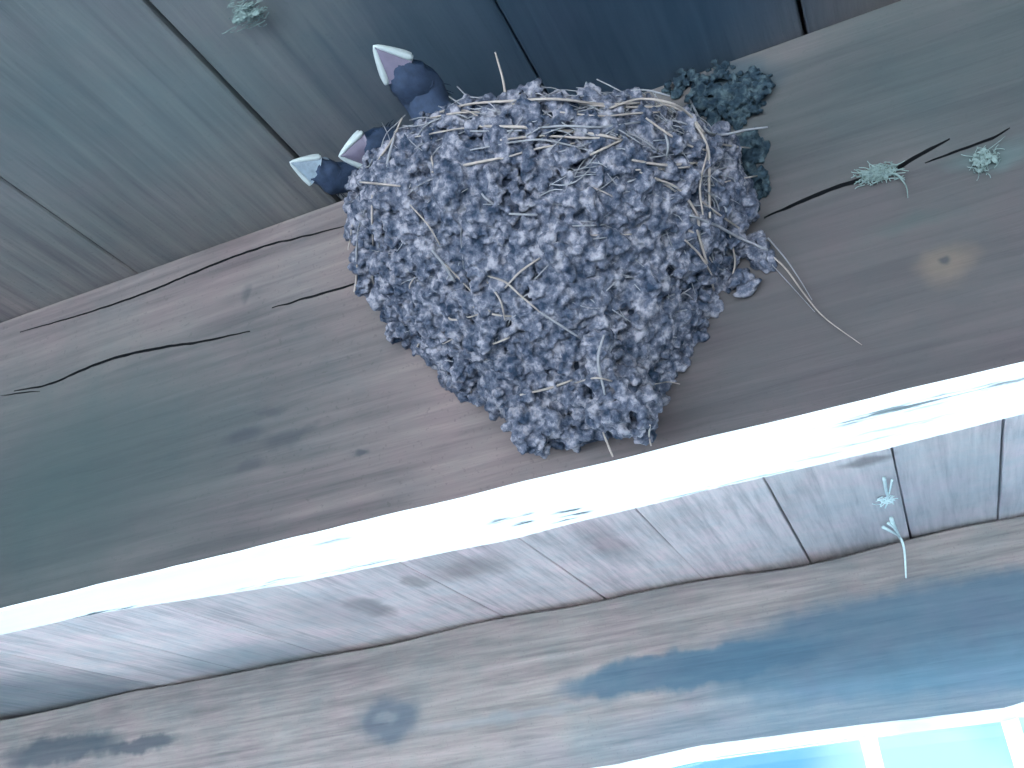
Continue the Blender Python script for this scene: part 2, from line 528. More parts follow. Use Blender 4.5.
def cut_cracks(o, cracks, y):
    """carve wedge-shaped splits along pixel paths measured on the face"""
    V, Fc = [], []
    for (path, wmax, depth) in cracks:
        P = [at_face(px, py, y) for (px, py) in path]
        P = smooth_path([tuple(p) for p in P], 12 * (len(P) - 1) + 1)
        k = len(P)
        n0 = len(V)
        for i, p in enumerate(P):
            t = i / (k - 1)
            w = wmax * (0.15 + 0.85 * math.sin(math.pi * min(max(t, 0.02), 0.98)) ** 0.5) * (1 + 0.3 * mnoise.noise(Vector((p.x * 60, 0, 5)))) / 2
            j = 0.0016 * mnoise.noise(Vector((p.x * 45, 2, 1)))
            V += [W(p.x, y - 0.01, p.z + j + w), W(p.x, y - 0.01, p.z + j - w), W(p.x, y + depth, p.z + j - w * 0.35), W(p.x, y + depth, p.z + j + w * 0.35)]
        for i in range(k - 1):
            for q in range(4):
                a, b = n0 + i * 4 + q, n0 + i * 4 + (q + 1) % 4
                Fc.append((a, a + 4, b + 4, b))
        Fc.append((n0, n0 + 1, n0 + 2, n0 + 3))
        e = n0 + (k - 1) * 4
        Fc.append((e + 3, e + 2, e + 1, e))
    cutter = mesh_from('crack_cutter', V, Fc, mat_crack)
    bm = bmesh.new(); bm.from_mesh(cutter.data); bmesh.ops.recalc_face_normals(bm, faces=bm.faces); bm.to_mesh(cutter.data); bm.free()
    bm = bmesh.new(); bm.from_mesh(o.data); bmesh.ops.recalc_face_normals(bm, faces=bm.faces); bm.to_mesh(o.data); bm.free()
    md = o.modifiers.new('cracks', 'BOOLEAN')
    md.operation = 'DIFFERENCE'; md.solver = 'EXACT'; md.object = cutter
    md.material_mode = 'TRANSFER'
    dg = bpy.context.evaluated_depsgraph_get()
    me = bpy.data.meshes.new_from_object(o.evaluated_get(dg))
    o.modifiers.clear()
    o.data = me
    bpy.data.objects.remove(cutter)

fx = [-9, -1.348, -1.153, -0.829, -0.484, -0.211, 0.035, 0.182, 5]
fy = [1.13, 1.168, 1.178, 1.238, 1.255, 1.236, 1.232, 1.218, 1.20]
yb1 = lambda x: float(np.interp(x, fx, fy))
beam1, xs1 = beam('ceiling_beam', Y1, 1.0, ZB1, yb1, mat_beam1, 3)
cut_cracks(beam1, [
    ([(14, 391), (50, 384), (80, 371), (118, 357), (160, 348), (205, 341), (250, 331)], 0.0060, 0.05),
    ([(40, 391), (20, 393), (0, 396)], 0.003, 0.02),
    ([(272, 308), (310, 297), (345, 287), (372, 280)], 0.0050, 0.04),
    ([(20, 332), (90, 312), (150, 291), (210, 266), (262, 247), (310, 235), (352, 224)], 0.0050, 0.05),
    ([(764, 218), (800, 202), (840, 186), (884, 174), (925, 152), (950, 139)], 0.0072, 0.06),
    ([(925, 163), (955, 152), (990, 139), (1010, 128)], 0.0045, 0.04),
], Y1)
tag(beam1, 'brown split ceiling beam that carries the mud nest', 'beam', kind='structure')

def underside_plate(name, parent, y0, yb, zb, mat, seed, lab):
    V, Fc = [], []
    for x in xs1:
        e = 0.0022 * mnoise.noise(Vector((x * 9, seed, 0))) + 0.0012 * mnoise.noise(Vector((x * 35, seed, 3)))
        e2 = 0.006 * mnoise.noise(Vector((x * 4, seed + 7, 0)))
        z = zb(x) if callable(zb) else zb
        yy0, yy1 = y0 + 0.0005, yb(x) - 0.003 + e2
        for (y, zz) in ((yy0, z + 0.002 + e * 0.7), (yy0, z - 0.003 + e * 0.7), (yy1, z - 0.003 + e * 0.5), (yy1, z + 0.002 + e * 0.5)):
            V.append(W(x, y, zz))
    for i in range(len(xs1) - 1):
        for k in range(4):
            p, q = i * 4 + k, i * 4 + (k + 1) % 4
            Fc.append((p, q, q + 4, p + 4))
    Fc.append((3, 2, 1, 0)); e = (len(xs1) - 1) * 4; Fc.append((e, e + 1, e + 2, e + 3))
    o = mesh_from(name, V, Fc, mat, parent)
    o['label'] = lab
    return o
underside_plate('painted_underside', beam1, Y1, yb1, ZB1, mat_white1, 3, 'flaking white painted underside')

bx = [-9, -2, -1.081, -0.768, -0.433, -0.193, -0.085, 0.194, 0.254, 5]
bz = [0.40, 0.40, 0.402, 0.424, 0.420, 0.416, 0.412, 0.406, 0.416, 0.42]
zb2 = lambda x: float(np.interp(x, bx, bz))
yb2 = lambda x: float(np.interp(x, [-9, -0.95, -0.55, -0.24, 5], [3.94, 3.92, 3.89, 3.88, 3.88]))
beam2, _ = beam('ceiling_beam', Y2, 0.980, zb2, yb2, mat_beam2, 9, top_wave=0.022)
tag(beam2, 'pale beam above the windows with a large blue grey patch', 'beam', kind='structure')
underside_plate('painted_underside', beam2, Y2, yb2, zb2, mat_white2, 9, 'white painted underside')

# ---------------------------------------------------------------- floor, walls, windows, ground outside
def simple(name, boxes, mat, parent=None):
    V, Fc = [], []
    for b in boxes:
        box_data(*b, V, Fc)
    return mesh_from(name, V, Fc, mat, parent)
x0, x1 = XL * S, XR * S
yf = 3.885 * S
tag(simple('floor', [(x0 - 0.2, x1 + 0.2, YB * S, 4.1 * S, -0.15, 0.0)], mat_floor), kind='structure')
SILL = 0.15
HEAD = EYE + 0.42 * S
tag(simple('wall_front', [(x0, x1, yf, yf + 0.12, 0.0, SILL), (x0 - 0.1, x0, yf, yf + 0.12, 0, EYE + S), (x1, x1 + 0.1, yf, yf + 0.12, 0, EYE + S),
                          (x0, x1, yf + 0.002, yf + 0.012, HEAD, EYE + 1.12 * S)], mat_wall), kind='structure')
tag(simple('wall_left', [(x0 - 0.1, x0, YB * S, yf, 0, EYE + 1.12 * S)], mat_wall), kind='structure')
tag(simple('wall_right', [(x1, x1 + 0.1, YB * S, yf, 0, EYE + 1.12 * S)], mat_wall), kind='structure')
ww = []
posts = [-0.25 - 1.05 * k for k in range(9)] + [0.22, 1.1, 1.98, 2.86, 3.74]
hw = 0.026
ww = [((p - hw) * S, (p + hw) * S, yf + 0.006, yf + 0.05, SILL + 0.03, HEAD) for p in posts]
ww += [(x0, x1, yf + 0.002, yf + 0.06, SILL, SILL + 0.035)]
window = tag(simple('window_1', ww, mat_frame), kind='structure')
simple('pane', [(x0, x1, yf + 0.026, yf + 0.030, SILL + 0.02, HEAD)], mat_pane, window)
tag(simple('ground', [(-40, 40, 4.1 * S, 60, -0.3, -0.1), (-40, 40, -40, YB * S, -0.3, -0.1)], mat_ground), kind='structure')

# ---------------------------------------------------------------- the nest
CT, CB_, ZT, ZN = -0.304, -0.289, 0.857, 0.490
SA = [0.038, 0.086, 0.129, 0.169, 0.207, 0.239, 0.263, 0.265, 0.263]
SB = [0.027, 0.081, 0.130, 0.173, 0.211, 0.242, 0.264, 0.273, 0.273]
LV = np.linspace(0, 1, 9)
def nest_point(t, ph, k=1.0, inset=0.0):
    """t 0 bottom .. 1 rim, ph 0 right .. pi left; the rim sags towards the front and the right"""
    a = float(np.interp(t, LV, SA)) * k - inset
    b = float(np.interp(t, LV, SB)) * k - inset
    z = ZN + (ZT - ZN) * t - t ** 3 * (0.04 * math.cos(ph) + 0.05 * math.sin(ph))
    a *= 0.90 if math.cos(ph) > 0 else 1.0
    return Vector((CB_ + (CT - CB_) * t + a * math.cos(ph), Y1 - max(b, 0.01) * math.sin(ph), z))

nest = empty('bird_nest', W(-0.3, Y1, ZN))
tag(nest, 'grey mud pellet bird nest with straw stuck to the brown beam', 'bird nest')

# cup wall: outer skin, rim, inner skin
V, Fc = [], []
nt, npn = 26, 60
def lump(v, amp=0.012, fr=14):
    return amp * mnoise.noise(v * fr)
for i in range(nt + 1):
    for j in range(npn + 1):
        ph = math.pi * j / npn
        p = nest_point(i / nt, ph)
        out = (p - Vector((CT, Y1, p.z))).normalized() if abs(p.y - Y1) + abs(p.x - CT) > 1e-6 else Vector((0, -1, 0))
        q = p + out * lump(p)
        q.y = min(q.y, Y1)
        V.append(W(*q))
row = npn + 1
for i in range(nt):
    for j in range(npn):
        a = i * row + j
        Fc.append((a, a + row, a + row + 1, a + 1))
inner = len(V)
for i in range(nt + 1):
    for j in range(npn + 1):
        ph = math.pi * j / npn
        t = 1 - 0.55 * i / nt
        p = nest_point(t, ph, 1.0, 0.035 + 0.06 * (i / nt))
        p.y = min(p.y, Y1)
        V.append(W(*p))
for j in range(npn):
    a, b = nt * row + j, inner + j
    Fc.append((a, b, b + 1, a + 1))
for i in range(nt):
    for j in range(npn):
        a = inner + i * row + j
        Fc.append((a, a + row, a + row + 1, a + 1))
Fc.append(tuple(inner + nt * row + j for j in range(npn + 1)))
Fc.append(tuple(range(npn + 1)))
cup = mesh_from('mud_cup', V, Fc, mat_core, nest, smooth=True)

# pellets pressed on the outside, all one crust
bmi = bmesh.new()
bmesh.ops.create_icosphere(bmi, subdivisions=3, radius=1.0)
ico_v = [v.co.copy() for v in bmi.verts]
ico_f = [tuple(v.index for v in f.verts) for f in bmi.faces]
bmi.free()
def pellet(Vv, Ff, centre, nrm, r, flat, rr, ymax=Y1 - 0.0005):
    n0 = len(Vv)
    z = nrm.normalized()
    x = z.cross(Vector((rr.uniform(-1, 1), rr.uniform(-1, 1), rr.uniform(-1, 1)))).normalized()
    y = z.cross(x)
    ex, ey = rr.uniform(0.8, 1.6), rr.uniform(0.65, 1.0)
    sd_ = rr.uniform(0, 50)
    for v in ico_v:
        k = r * (1 + 0.55 * mnoise.noise(v * 1.3 + Vector((sd_, 0, 0))) + 0.20 * mnoise.noise(v * 3.2 + Vector((0, sd_, 0))))
        p = centre + (x * v.x * ex + y * v.y * ey + z * v.z * flat) * k
        p.y = min(p.y, ymax)
        Vv.append(W(*p))
    Ff += [tuple(i + n0 for i in f) for f in ico_f]

V, Fc = [], []
rr = random.Random(21)
def outward(t, ph):
    e = 0.01
    p = nest_point(t, ph)
    dt = nest_point(min(1, t + e), ph) - nest_point(max(0, t - e), ph)
    dp = nest_point(t, ph + e) - nest_point(t, ph - e)
    n = dt.cross(dp)
    if n.dot(p - Vector((CT, Y1 + 0.05, 0.75))) < 0:
        n = -n
    return n.normalized()
placed = []
tries = 0
while len(placed) < 1500 and tries < 60000:
    tries += 1
    t = rr.random() ** 0.75
    ph = rr.uniform(0.0, math.pi)
    p = nest_point(t, ph)
    r = rr.uniform(0.0075, 0.0160) * (0.85 + 0.3 * t)
    if any((p - q).length < (r + s) * 0.61 for q, s in placed):
        continue
    placed.append((p, r))
    n = outward(t, ph)
    droop = Vector((0, 0, -0.35))
    pellet(V, Fc, p + n * (r * 0.35 + lump(p) + rr.uniform(-0.009, 0.012)), n + droop * rr.random(), r, rr.uniform(0.7, 1.0), rr)
for i in range(110):
    t, ph = rr.uniform(0.2, 0.85), rr.uniform(0.15, 2.9)
    r = rr.uniform(0.0150, 0.0215)
    p, n = nest_point(t, ph), outward(t, ph)
    pellet(V, Fc, p + n * (lump(p) + rr.uniform(0.001, 0.009)), n + Vector((0, 0, -0.4)), r, rr.uniform(0.5, 0.75), rr)
# second scatter of small crumbs between the pellets
for i in range(520):
    t = rr.random() ** 0.8
    ph = rr.uniform(0.02, math.pi - 0.02)
    p = nest_point(t, ph)
    n = outward(t, ph)
    r = rr.uniform(0.0035, 0.0075)
    pellet(V, Fc, p + n * (lump(p) + rr.uniform(0.004, 0.016)), n, r, rr.uniform(0.6, 1.1), rr)
# the hanging clod at the foot and its neighbour
for (px, py, t_, rad, cnt) in ((624, 404, 1.10, 0.036, 90), (640, 392, 1.10, 0.02, 24), (603, 380, 1.09, 0.012, 18), (600, 362, 1.085, 0.011, 16), (599, 345, 1.08, 0.011, 14), (545, 425, 1.20, 0.032, 36), (500, 400, 1.21, 0.026, 24), (640, 428, 1.16, 0.016, 14), (530, 437, 1.19, 0.018, 18), (515, 415, 1.19, 0.02, 20),
                               (370, 285, 1.33, 0.014, 10), (362, 262, 1.33, 0.014, 10), (375, 300, 1.33, 0.012, 8)):
    c = Vector(at_dist(px, py, t_ * (1.0)))
    c.y = min(c.y, Y1 - 0.02)
    for i in range(cnt):
        d = Vector((rr.gauss(0, 1), rr.gauss(0, 1), rr.gauss(0, 1)))
        d = d.normalized() * rad * rr.random() ** 0.4
        pellet(V, Fc, c + d, d, rr.uniform(0.005, 0.011), rr.uniform(0.6, 1.0), rr)
crust = mesh_from('pellet_crust', V, Fc, mat_mud, nest, smooth=True)
def melt(o, voxel):
    """fuse overlapping pellets into one lumpy skin of mud"""
    md = o.modifiers.new('melt', 'REMESH')
    md.mode = 'VOXEL'; md.voxel_size = voxel; md.use_smooth_shade = True
    sm = o.modifiers.new('soften', 'SMOOTH'); sm.factor = 0.5; sm.iterations = 1
    me = bpy.data.meshes.new_from_object(o.evaluated_get(bpy.context.evaluated_depsgraph_get()))
    o.modifiers.clear()
    o.data = me
    n = len(me.vertices)
    co = np.empty(n * 3); me.vertices.foreach_get('co', co); co = co.reshape(-1, 3)
    nr = np.empty(n * 3); me.vertices.foreach_get('normal', nr); nr = nr.reshape(-1, 3)
    d = np.array([0.0016 * mnoise.noise(Vector(c) * 300) + 0.0007 * mnoise.noise(Vector(c) * 800) for c in co])
    co += nr * d[:, None]
    me.vertices.foreach_set('co', co.ravel())
    me.polygons.foreach_set('use_smooth', [True] * len(me.polygons))
    me.update()
melt(crust, 0.00075)

# old dark mud smeared on the beam at the upper right, and a dab lower down
V, Fc = [], []
for (px, py, sx, sz, cnt, big) in ((728, 98, 0.050, 0.028, 150, 0.0085), (700, 82, 0.045, 0.018, 60, 0.007), (758, 90, 0.018, 0.022, 50, 0.007), (735, 118, 0.035, 0.015, 50, 0.009), (752, 150, 0.014, 0.020, 26, 0.010),
                                   (755, 190, 0.014, 0.026, 26, 0.010)):
    c = at_face(px, py, Y1)
    for i in range(cnt):
        an, rad = rr.uniform(0, 2 * math.pi), rr.random() ** 0.5
        p = Vector((c[0] + sx * rad * math.cos(an) * 1.1, Y1 - rr.uniform(-0.004, 0.016), c[2] + sz * rad * math.sin(an) * 1.1))
        pellet(V, Fc, p, Vector((0, -1, 0)), rr.uniform(0.3, 1.0) * big, 0.7, rr)
smear = mesh_from('mud_smear', V, Fc, mat_olddab, nest, smooth=True)
melt(smear, 0.0006)
smear['label'] = 'old dark mud smeared on the beam beside the rim'
V, Fc = [], []
for (px, py, sx, sz, cnt) in ((757, 250, 0.016, 0.016, 30), (765, 262, 0.010, 0.010, 12), (745, 285, 0.010, 0.016, 12)):
    c = at_face(px, py, Y1)
    for i in range(cnt):
        an, rad = rr.uniform(0, 2 * math.pi), rr.random() ** 0.5
        p = Vector((c[0] + sx * rad * math.cos(an), Y1 - rr.uniform(0.002, 0.014), c[2] + sz * rad * math.sin(an)))
        pellet(V, Fc, p, Vector((0, -1, 0)), rr.uniform(0.005, 0.010), 0.7, rr)
mesh_from('mud_dab', V, Fc, mat_mud, nest, smooth=True)

# straw: real strands lying on the crust
bpy.context.view_layer.update()
def bvh_of(objs):
    vs, fs = [], []
    for o in objs:
        off = len(vs)
        vs += [v.co.copy() for v in o.data.vertices]
        fs += [tuple(i + off for i in p.vertices) for p in o.data.polygons]
    return BVHTree.FromPolygons(vs, fs)
tree = bvh_of([cup, crust, smear])
EYEV = W(0, 0, 0)
def on_nest(px, py, lift=0.003, fallback=1.2):
    d = Vector(ray(px, py))
    h = tree.ray_cast(EYEV, d, 5.0)
    if h[0] is not None:
        return h[0] - d * lift * S, True
    return None, False
def strand(path, w=0.0021, grey=False, lift=0.003, n=None):
    P = []
    last = None
    for (px, py) in path:
        p, ok = on_nest(px, py, lift)
        P.append(p)
    # free ends keep the depth of the nearest touching point
    for i, p in enumerate(P):
        if p is None:
            js = [j for j, q in enumerate(P) if q is not None]
            if js:
                j = min(js, key=lambda j: abs(j - i))
                dist = (P[j] - EYEV).length
            else:
                dist = 1.18 * S
            q = EYEV + Vector(ray(*path[i])) * dist
            if q.y > (Y1 - 0.004) * S:
                q = W(*(at_face(path[i][0], path[i][1], Y1 - 0.004)))
            P[i] = q
    n = n or max(8, 4 * len(P))
    Q = smooth_path(P, n)
    Vv, Ff = [], []
    k = len(Q)
    rad = [w * S / 2 * (0.45 + 0.55 * math.sin(math.pi * (0.08 + 0.84 * i / (k - 1))) ** 0.5) for i in range(k)]
    tube_data(Q, rad, Vv, Ff, 5)
    return mesh_from('straw', Vv, Ff, mat_straw_grey if grey else mat_straw, nest, smooth=True)

paths = [
    ([(440, 112), (470, 104), (510, 101), (555, 99), (600, 104), (640, 103)], .0030),
    ([(512, 104), (545, 100), (575, 101), (600, 106), (650, 107), (665, 104)], .0026),
    ([(480, 126), (520, 127), (560, 130), (600, 135), (622, 140)], .0036),
    ([(470, 131), (510, 131), (560, 126), (600, 127), (640, 122)], .0026),
    ([(500, 140), (540, 136), (590, 138), (630, 136)], .0026),
    ([(432, 172), (470, 164), (500, 158)], .0032),
    ([(500, 159), (540, 148), (575, 143)], .0022),
    ([(470, 150), (530, 140), (560, 143), (595, 152)], .0022),
    ([(590, 155), (605, 148), (622, 140)], .0026),
    ([(610, 108), (640, 99), (670, 103), (690, 115), (705, 134)], .0030),
    ([(660, 103), (680, 110), (696, 125), (708, 150), (709, 185), (710, 218)], .0034),
    ([(690, 100), (705, 128), (720, 135), (745, 130), (768, 127)], .0028),
    ([(702, 137), (725, 145), (750, 148)], .0022),
    ([(632, 160), (665, 165), (697, 163)], .0030),
    ([(636, 170), (660, 169), (690, 167)], .0024),
    ([(664, 130), (668, 145), (666, 160)], .0026),
    ([(646, 118), (670, 135), (690, 146), (706, 150)], .0026),
    ([(655, 178), (680, 190), (697, 215), (700, 240), (712, 262)], .0030),
    ([(640, 172), (668, 186), (690, 203)], .0022),
    ([(690, 215), (715, 225), (740, 238), (768, 250)], .0034),
    ([(700, 200), (720, 215), (745, 232)], .0022),
    ([(708, 150), (700, 185), (703, 215)], .0024),
    ([(725, 182), (745, 178), (757, 176)], .0020),
    ([(710, 170), (725, 168), (742, 163)], .0020),
    ([(697, 230), (706, 260), (714, 290)], .0030),
    ([(685, 240), (700, 255), (712, 275)], .0024),
    ([(730, 235), (735, 262), (730, 285)], .0024),
    ([(432, 250), (445, 266), (455, 282)], .0036),
    ([(445, 264), (470, 290), (490, 312)], .0018),
    ([(488, 276), (505, 282), (520, 295), (540, 312)], .0022),
    ([(540, 258), (520, 272), (505, 288)], .0024),
    ([(540, 312), (560, 325), (580, 338)], .0024),
    ([(487, 282), (500, 300), (505, 320)], .0020),
    ([(520, 395), (550, 388), (572, 380)], .0028),
    ([(575, 383), (595, 378), (612, 381)], .0020),
    ([(395, 135), (388, 160), (385, 185)], .0034),
    ([(402, 118), (392, 140), (378, 160)], .0026),
    ([(360, 182), (380, 184), (400, 186)], .0026),
    ([(372, 195), (372, 220), (373, 245)], .0024),
    ([(365, 210), (358, 232), (356, 262)], .0026),
    ([(352, 225), (350, 240), (348, 250)], .0022),
    ([(410, 205), (428, 225), (440, 245)], .0018),
    ([(357, 265), (356, 282), (354, 292)], .0026),
    ([(620, 92), (645, 90), (670, 96)], .0022),
    ([(560, 112), (600, 116), (640, 113), (660, 112)], .0022),
    ([(430, 118), (455, 113), (480, 112)], .0022),
    ([(415, 137), (450, 130), (480, 126)], .0018),
    ([(605, 395), (598, 360), (604, 335)], .0030),
    ([(603, 432), (608, 445), (613, 457)], .0024),
    ([(650, 425), (649, 435), (651, 446)], .0020),
    ([(655, 384), (668, 382), (680, 384)], .0014),
]
for i, (pth, w) in enumerate(paths):
    strand(pth, w * 1.12, grey=(i % 4 == 3))
# long hair-thin grasses that trail down over the beam from the right of the nest
def face_strand(path, w, lift, grey=True):
    P = [W(*at_face(px, py, Y1 - lift)) for (px, py) in path]
    Q = smooth_path(P, 24)
    Vv, Ff = [], []
    tube_data(Q, [w * S / 2 * (1 - 0.6 * i / 23) for i in range(24)], Vv, Ff, 5)
    return mesh_from('straw', Vv, Ff, mat_straw_grey if grey else mat_straw, nest, smooth=True)
face_strand([(765, 250), (785, 268), (805, 295), (825, 318), (862, 345)], 0.0026, 0.006, False)
face_strand([(768, 238), (785, 258), (800, 280), (812, 300)], 0.0022, 0.010)
face_strand([(760, 252), (775, 268), (795, 290), (815, 312)], 0.0018, 0.004)
# the upright stalk on the rim
d0 = on_nest(505, 96)[0] or W(*at_dist(505, 96, 1.15))
base_d = (d0 - EYEV).length
P = [EYEV + Vector(ray(*q)) * (base_d + 0.004) for q in ((506, 100), (503, 80), (498, 62), (495, 52))]
Vv, Ff = [], []
tube_data(smooth_path(P, 12), [0.0018 * S * (1 - 0.04 * i) for i in range(12)], Vv, Ff, 5)
mesh_from('straw', Vv, Ff, mat_straw, nest, smooth=True)
# shorter loose bits, scattered
for i in range(38):
    t, ph = rr.uniform(0.25, 1.0), rr.uniform(0.1, 3.0)
    p = nest_point(t, ph)
    tx = (nest_point(t, ph + 0.02) - p).normalized()
    tz = (nest_point(min(1, t + .02), ph) - nest_point(t - 0.02, ph)).normalized()
    an = rr.gauss(0.1, 0.5)
    d = tx * math.cos(an) + tz * math.sin(an)
    n = outward(t, ph)
    L = rr.uniform(0.02, 0.055)
    P = [p + d * L * (s - 0.5) + n * (0.019 + lump(p) - 0.016 * abs(s - 0.5)) for s in (0, 0.33, 0.66, 1)]
    P = [Vector((q.x, min(q.y, Y1 - 0.003), q.z)) for q in P]
    Vv, Ff = [], []
    tube_data(smooth_path([W(*q) for q in P], 9), [rr.uniform(0.0007, 0.0013) * S] * 9, Vv, Ff, 5)
    mesh_from('straw', Vv, Ff, mat_straw_grey if i % 2 else mat_straw, nest, smooth=True)

V, Fc = [], []
for i in range(260):
    t, ph = 1 - 0.75 * rr.random() ** 1.8, (rr.uniform(0.1, 1.3) if i % 2 else rr.uniform(0.2, 3.0))
    p = nest_point(t, ph)
    tx = (nest_point(t, ph + 0.02) - p).normalized()
    tz = (nest_point(min(1, t + .02), ph) - nest_point(t - 0.02, ph)).normalized()
    an = rr.gauss(0.0, 0.45)
    d = tx * math.cos(an) + tz * math.sin(an)
    n = outward(t, ph)
    L = rr.uniform(0.03, 0.10)
    bend = rr.uniform(-0.25, 0.25)
    P = [p + d * L * (s - 0.5) + tz * bend * L * (1 - 4 * (s - 0.5) ** 2) + n * (0.012 + lump(p) + rr.uniform(-0.004, 0.006) - 0.10 * L * abs(s - 0.5)) for s in (0, 0.33, 0.66, 1)]
    P = [Vector((q.x, min(q.y, Y1 - 0.003), q.z)) for q in P]
    tube_data(smooth_path([W(*q) for q in P], 9), [rr.uniform(0.0005, 0.0010) * S] * 9, V, Fc, 4)
fibres = mesh_from('straw', V, Fc, mat_straw_grey, nest, smooth=True)
fibres['kind'] = 'stuff'
fibres['label'] = 'thin grey grass fibres worked into the mud'

# ---------------------------------------------------------------- nestlings
def nestling(head, tip, body, up_hint, label, group, size=1.0, gape=0.34, crown=None, throat=True, neck=None):
    """head, tip, body: points in working units; local frame: +x bill, +z crown"""
    H, T, B = Vector(head), Vector(tip), Vector(body)
    fwd = (T - H).normalized()
    up = Vector(up_hint)
    up = (up - fwd * up.dot(fwd)).normalized()
    side = up.cross(fwd)
    L = (T - H).length
    root = empty('nestling', W(*B))
    tag(root, label, 'nestling', group)
    bpy.context.view_layer.update()
    def M(x, y, z):
        return W(*(H + fwd * x + side * y + up * z))
    # one continuous body: belly in the cup, neck, head
    pts = [(B + Vector((0.03, 0.03, -0.02)), 0.018), (B, 0.042 * size), (B.lerp(Vector(neck) if neck else H, 0.40), 0.034 * size), (Vector(neck) if neck else B.lerp(H, 0.7), 0.026 * size), (H - fwd * 0.012 * size, 0.0290 * size),
           (H + fwd * 0.20 * L, 0.0270 * size), (H + fwd * 0.46 * L, 0.0175 * size), (H + fwd * 0.62 * L, 0.006 * size)]
    Q = smooth_path([p for p, r in pts], 36)
    R = np.interp(np.linspace(0, len(pts) - 1, 36), range(len(pts)), [r for p, r in pts])
    V, Fc = [], []
    tube_data([W(*q) for q in Q], [r * S for r in R], V, Fc, 20)
    V = [v + Vector((mnoise.noise(v * 300), mnoise.noise(v * 300 + Vector((9, 0, 0))), mnoise.noise(v * 300 + Vector((0, 9, 0))))) * 0.0016 for v in V]
    fm = []
    for f in Fc:
        c = sum((V[i] for i in f), Vector()) / len(f)
        loc = (c - W(*H))
        zz, xx = loc.dot(up) / S, loc.dot(fwd) / S
        mi = 0
        if throat and zz < -0.006 * size and xx > -0.035 * size: mi = 1
        if crown and zz > 0.004 and xx > -0.025 * size: mi = 2
        fm.append(mi)
    mesh_from('body', V, Fc, None, root, smooth=True, mats=[mat_feather, mat_throat, mat_crown], fmat=fm)
    # wisps of down on the head
    V, Fc = [], []
    r3 = random.Random(hash(label) % 97 if False else len(label))
    for i in range(46):
        a, e = r3.uniform(0, 2 * math.pi), r3.uniform(-0.2, 1.2)
        d = (side * math.cos(a) * math.cos(e) + up * math.sin(e) - fwd * (0.3 + 0.6 * abs(math.sin(a))) * math.cos(e)).normalized()
        s = H - fwd * 0.01 * size + d * 0.024 * size
        P = [W(*(s)), W(*(s + d * 0.007)), W(*(s + d * 0.012 - fwd * 0.006))]
        tube_data(smooth_path(P, 5), [0.0009 * S, 0.0008 * S, 0.0007 * S, 0.0005 * S, 0.0003 * S], V, Fc, 4)
    mesh_from('down', V, Fc, mat_feather, root, smooth=True)
    # bill: two broad triangular halves with swollen pale edges
    hwid = L * gape
    for sgn, nm in ((1, 'upper_bill'), (-1, 'lower_bill')):
        V, Fc = [], []
        nu, nv = 10, 10
        op = 0.10 * L
        def bp(u, v):
            wd = hwid * (1 - u)
            dome = 0.22 * L * (1 - v * v) * (1 - u) ** 0.6
            return M(L * (0.42 + 0.58 * u), wd * v, sgn * (op * (1 - u) * 0.5 + dome * 0.5) - 0.002)
        for i in range(nu + 1):
            for j in range(nv + 1):
                V.append(bp(i / nu, -1 + 2 * j / nv))
        nin = len(V)
        for i in range(nu + 1):
            for j in range(nv + 1):
                q = bp(i / nu, -1 + 2 * j / nv)
                V.append(q - (up * sgn) * 0.0022 * S)
        for base, fl in ((0, False), (nin, True)):
            for i in range(nu):
                for j in range(nv):
                    a = base + i * (nv + 1) + j
                    f = (a, a + 1, a + nv + 2, a + nv + 1)
                    Fc.append(f[::-1] if fl else f)
        for i in range(nu):
            for j in (0, nv):
                a = i * (nv + 1) + j
                Fc.append((a, a + nv + 1, a + nv + 1 + nin, a + nin))
        for j in range(nv):
            Fc.append((j, j + 1, j + 1 + nin, j + nin))
        o = mesh_from(nm, V, Fc, mat_crown if crown else mat_bill, root, smooth=True)
        # swollen flange along the edge of this half, a sub-part
        V, Fc = [], []
        P, R = [], []
        for k in range(25):
            s = -1 + 2 * k / 24
            u = 1 - abs(s)
            wd = hwid * (1 - u) ** 0.9 * (1 if s > 0 else -1)
            P.append(M(L * (0.44 + 0.56 * u), wd, sgn * op * (1 - u) * 0.5 - 0.001))
            R.append((0.0022 + 0.0030 * (1 - u) ** 0.6 * (1 - 0.45 * max(0, (1 - u) - 0.8) / 0.2)) * S * size)
        tube_data(P, R, V, Fc, 8)
        fl = mesh_from('gape_flange', V, Fc, mat_flange, root, smooth=True)
        fl.parent = o
        fl.matrix_parent_inverse = Matrix.Identity(4)
        fl['label'] = 'pale cream swollen bill edge'
    for sg in (-1, 1):
        V, Fc = [], []
        c = H + fwd * 0.004 + side * sg * 0.0205 * size + up * 0.006
        n0 = len(V)
        for v in ico_v:
            V.append(W(*(c + v * 0.0055 * size)))
        Fc += ico_f
        mesh_from('eye', V, Fc, mat_eye, root, smooth=True)
    return root

upray = lambda px, py: tuple(Vector(ray(px, py)) * 0.9 + Vector((0, 0, 0.25)))
GRP = 'nestlings looking out of the mud nest'
nestling(at_dist(417, 87, 1.305), at_dist(374, 46, 1.270), (-0.27, 0.95, 0.75), upray(400, 70), 'dark nestling stretched highest over the rim with its pale edged bill raised', GRP, 1.0, 0.28, neck=(-0.385, 0.87, 0.875))
nestling(at_dist(381, 146, 1.338), at_dist(339, 156, 1.302), (-0.375, 0.99, 0.77), upray(370, 150), 'nestling peeping between the other two, only its small pale bill over the rim', GRP, 0.80, 0.35, neck=(-0.435, 0.925, 0.885))
nestling(at_dist(333, 176, 1.40), at_dist(290, 162, 1.372), (-0.445, 1.03, 0.80), upray(300, 165), 'nestling leaning furthest out beside the ceiling, grey bill low against the beam', GRP, 0.74, 0.30, crown=True, neck=(-0.510, 0.965, 0.915))

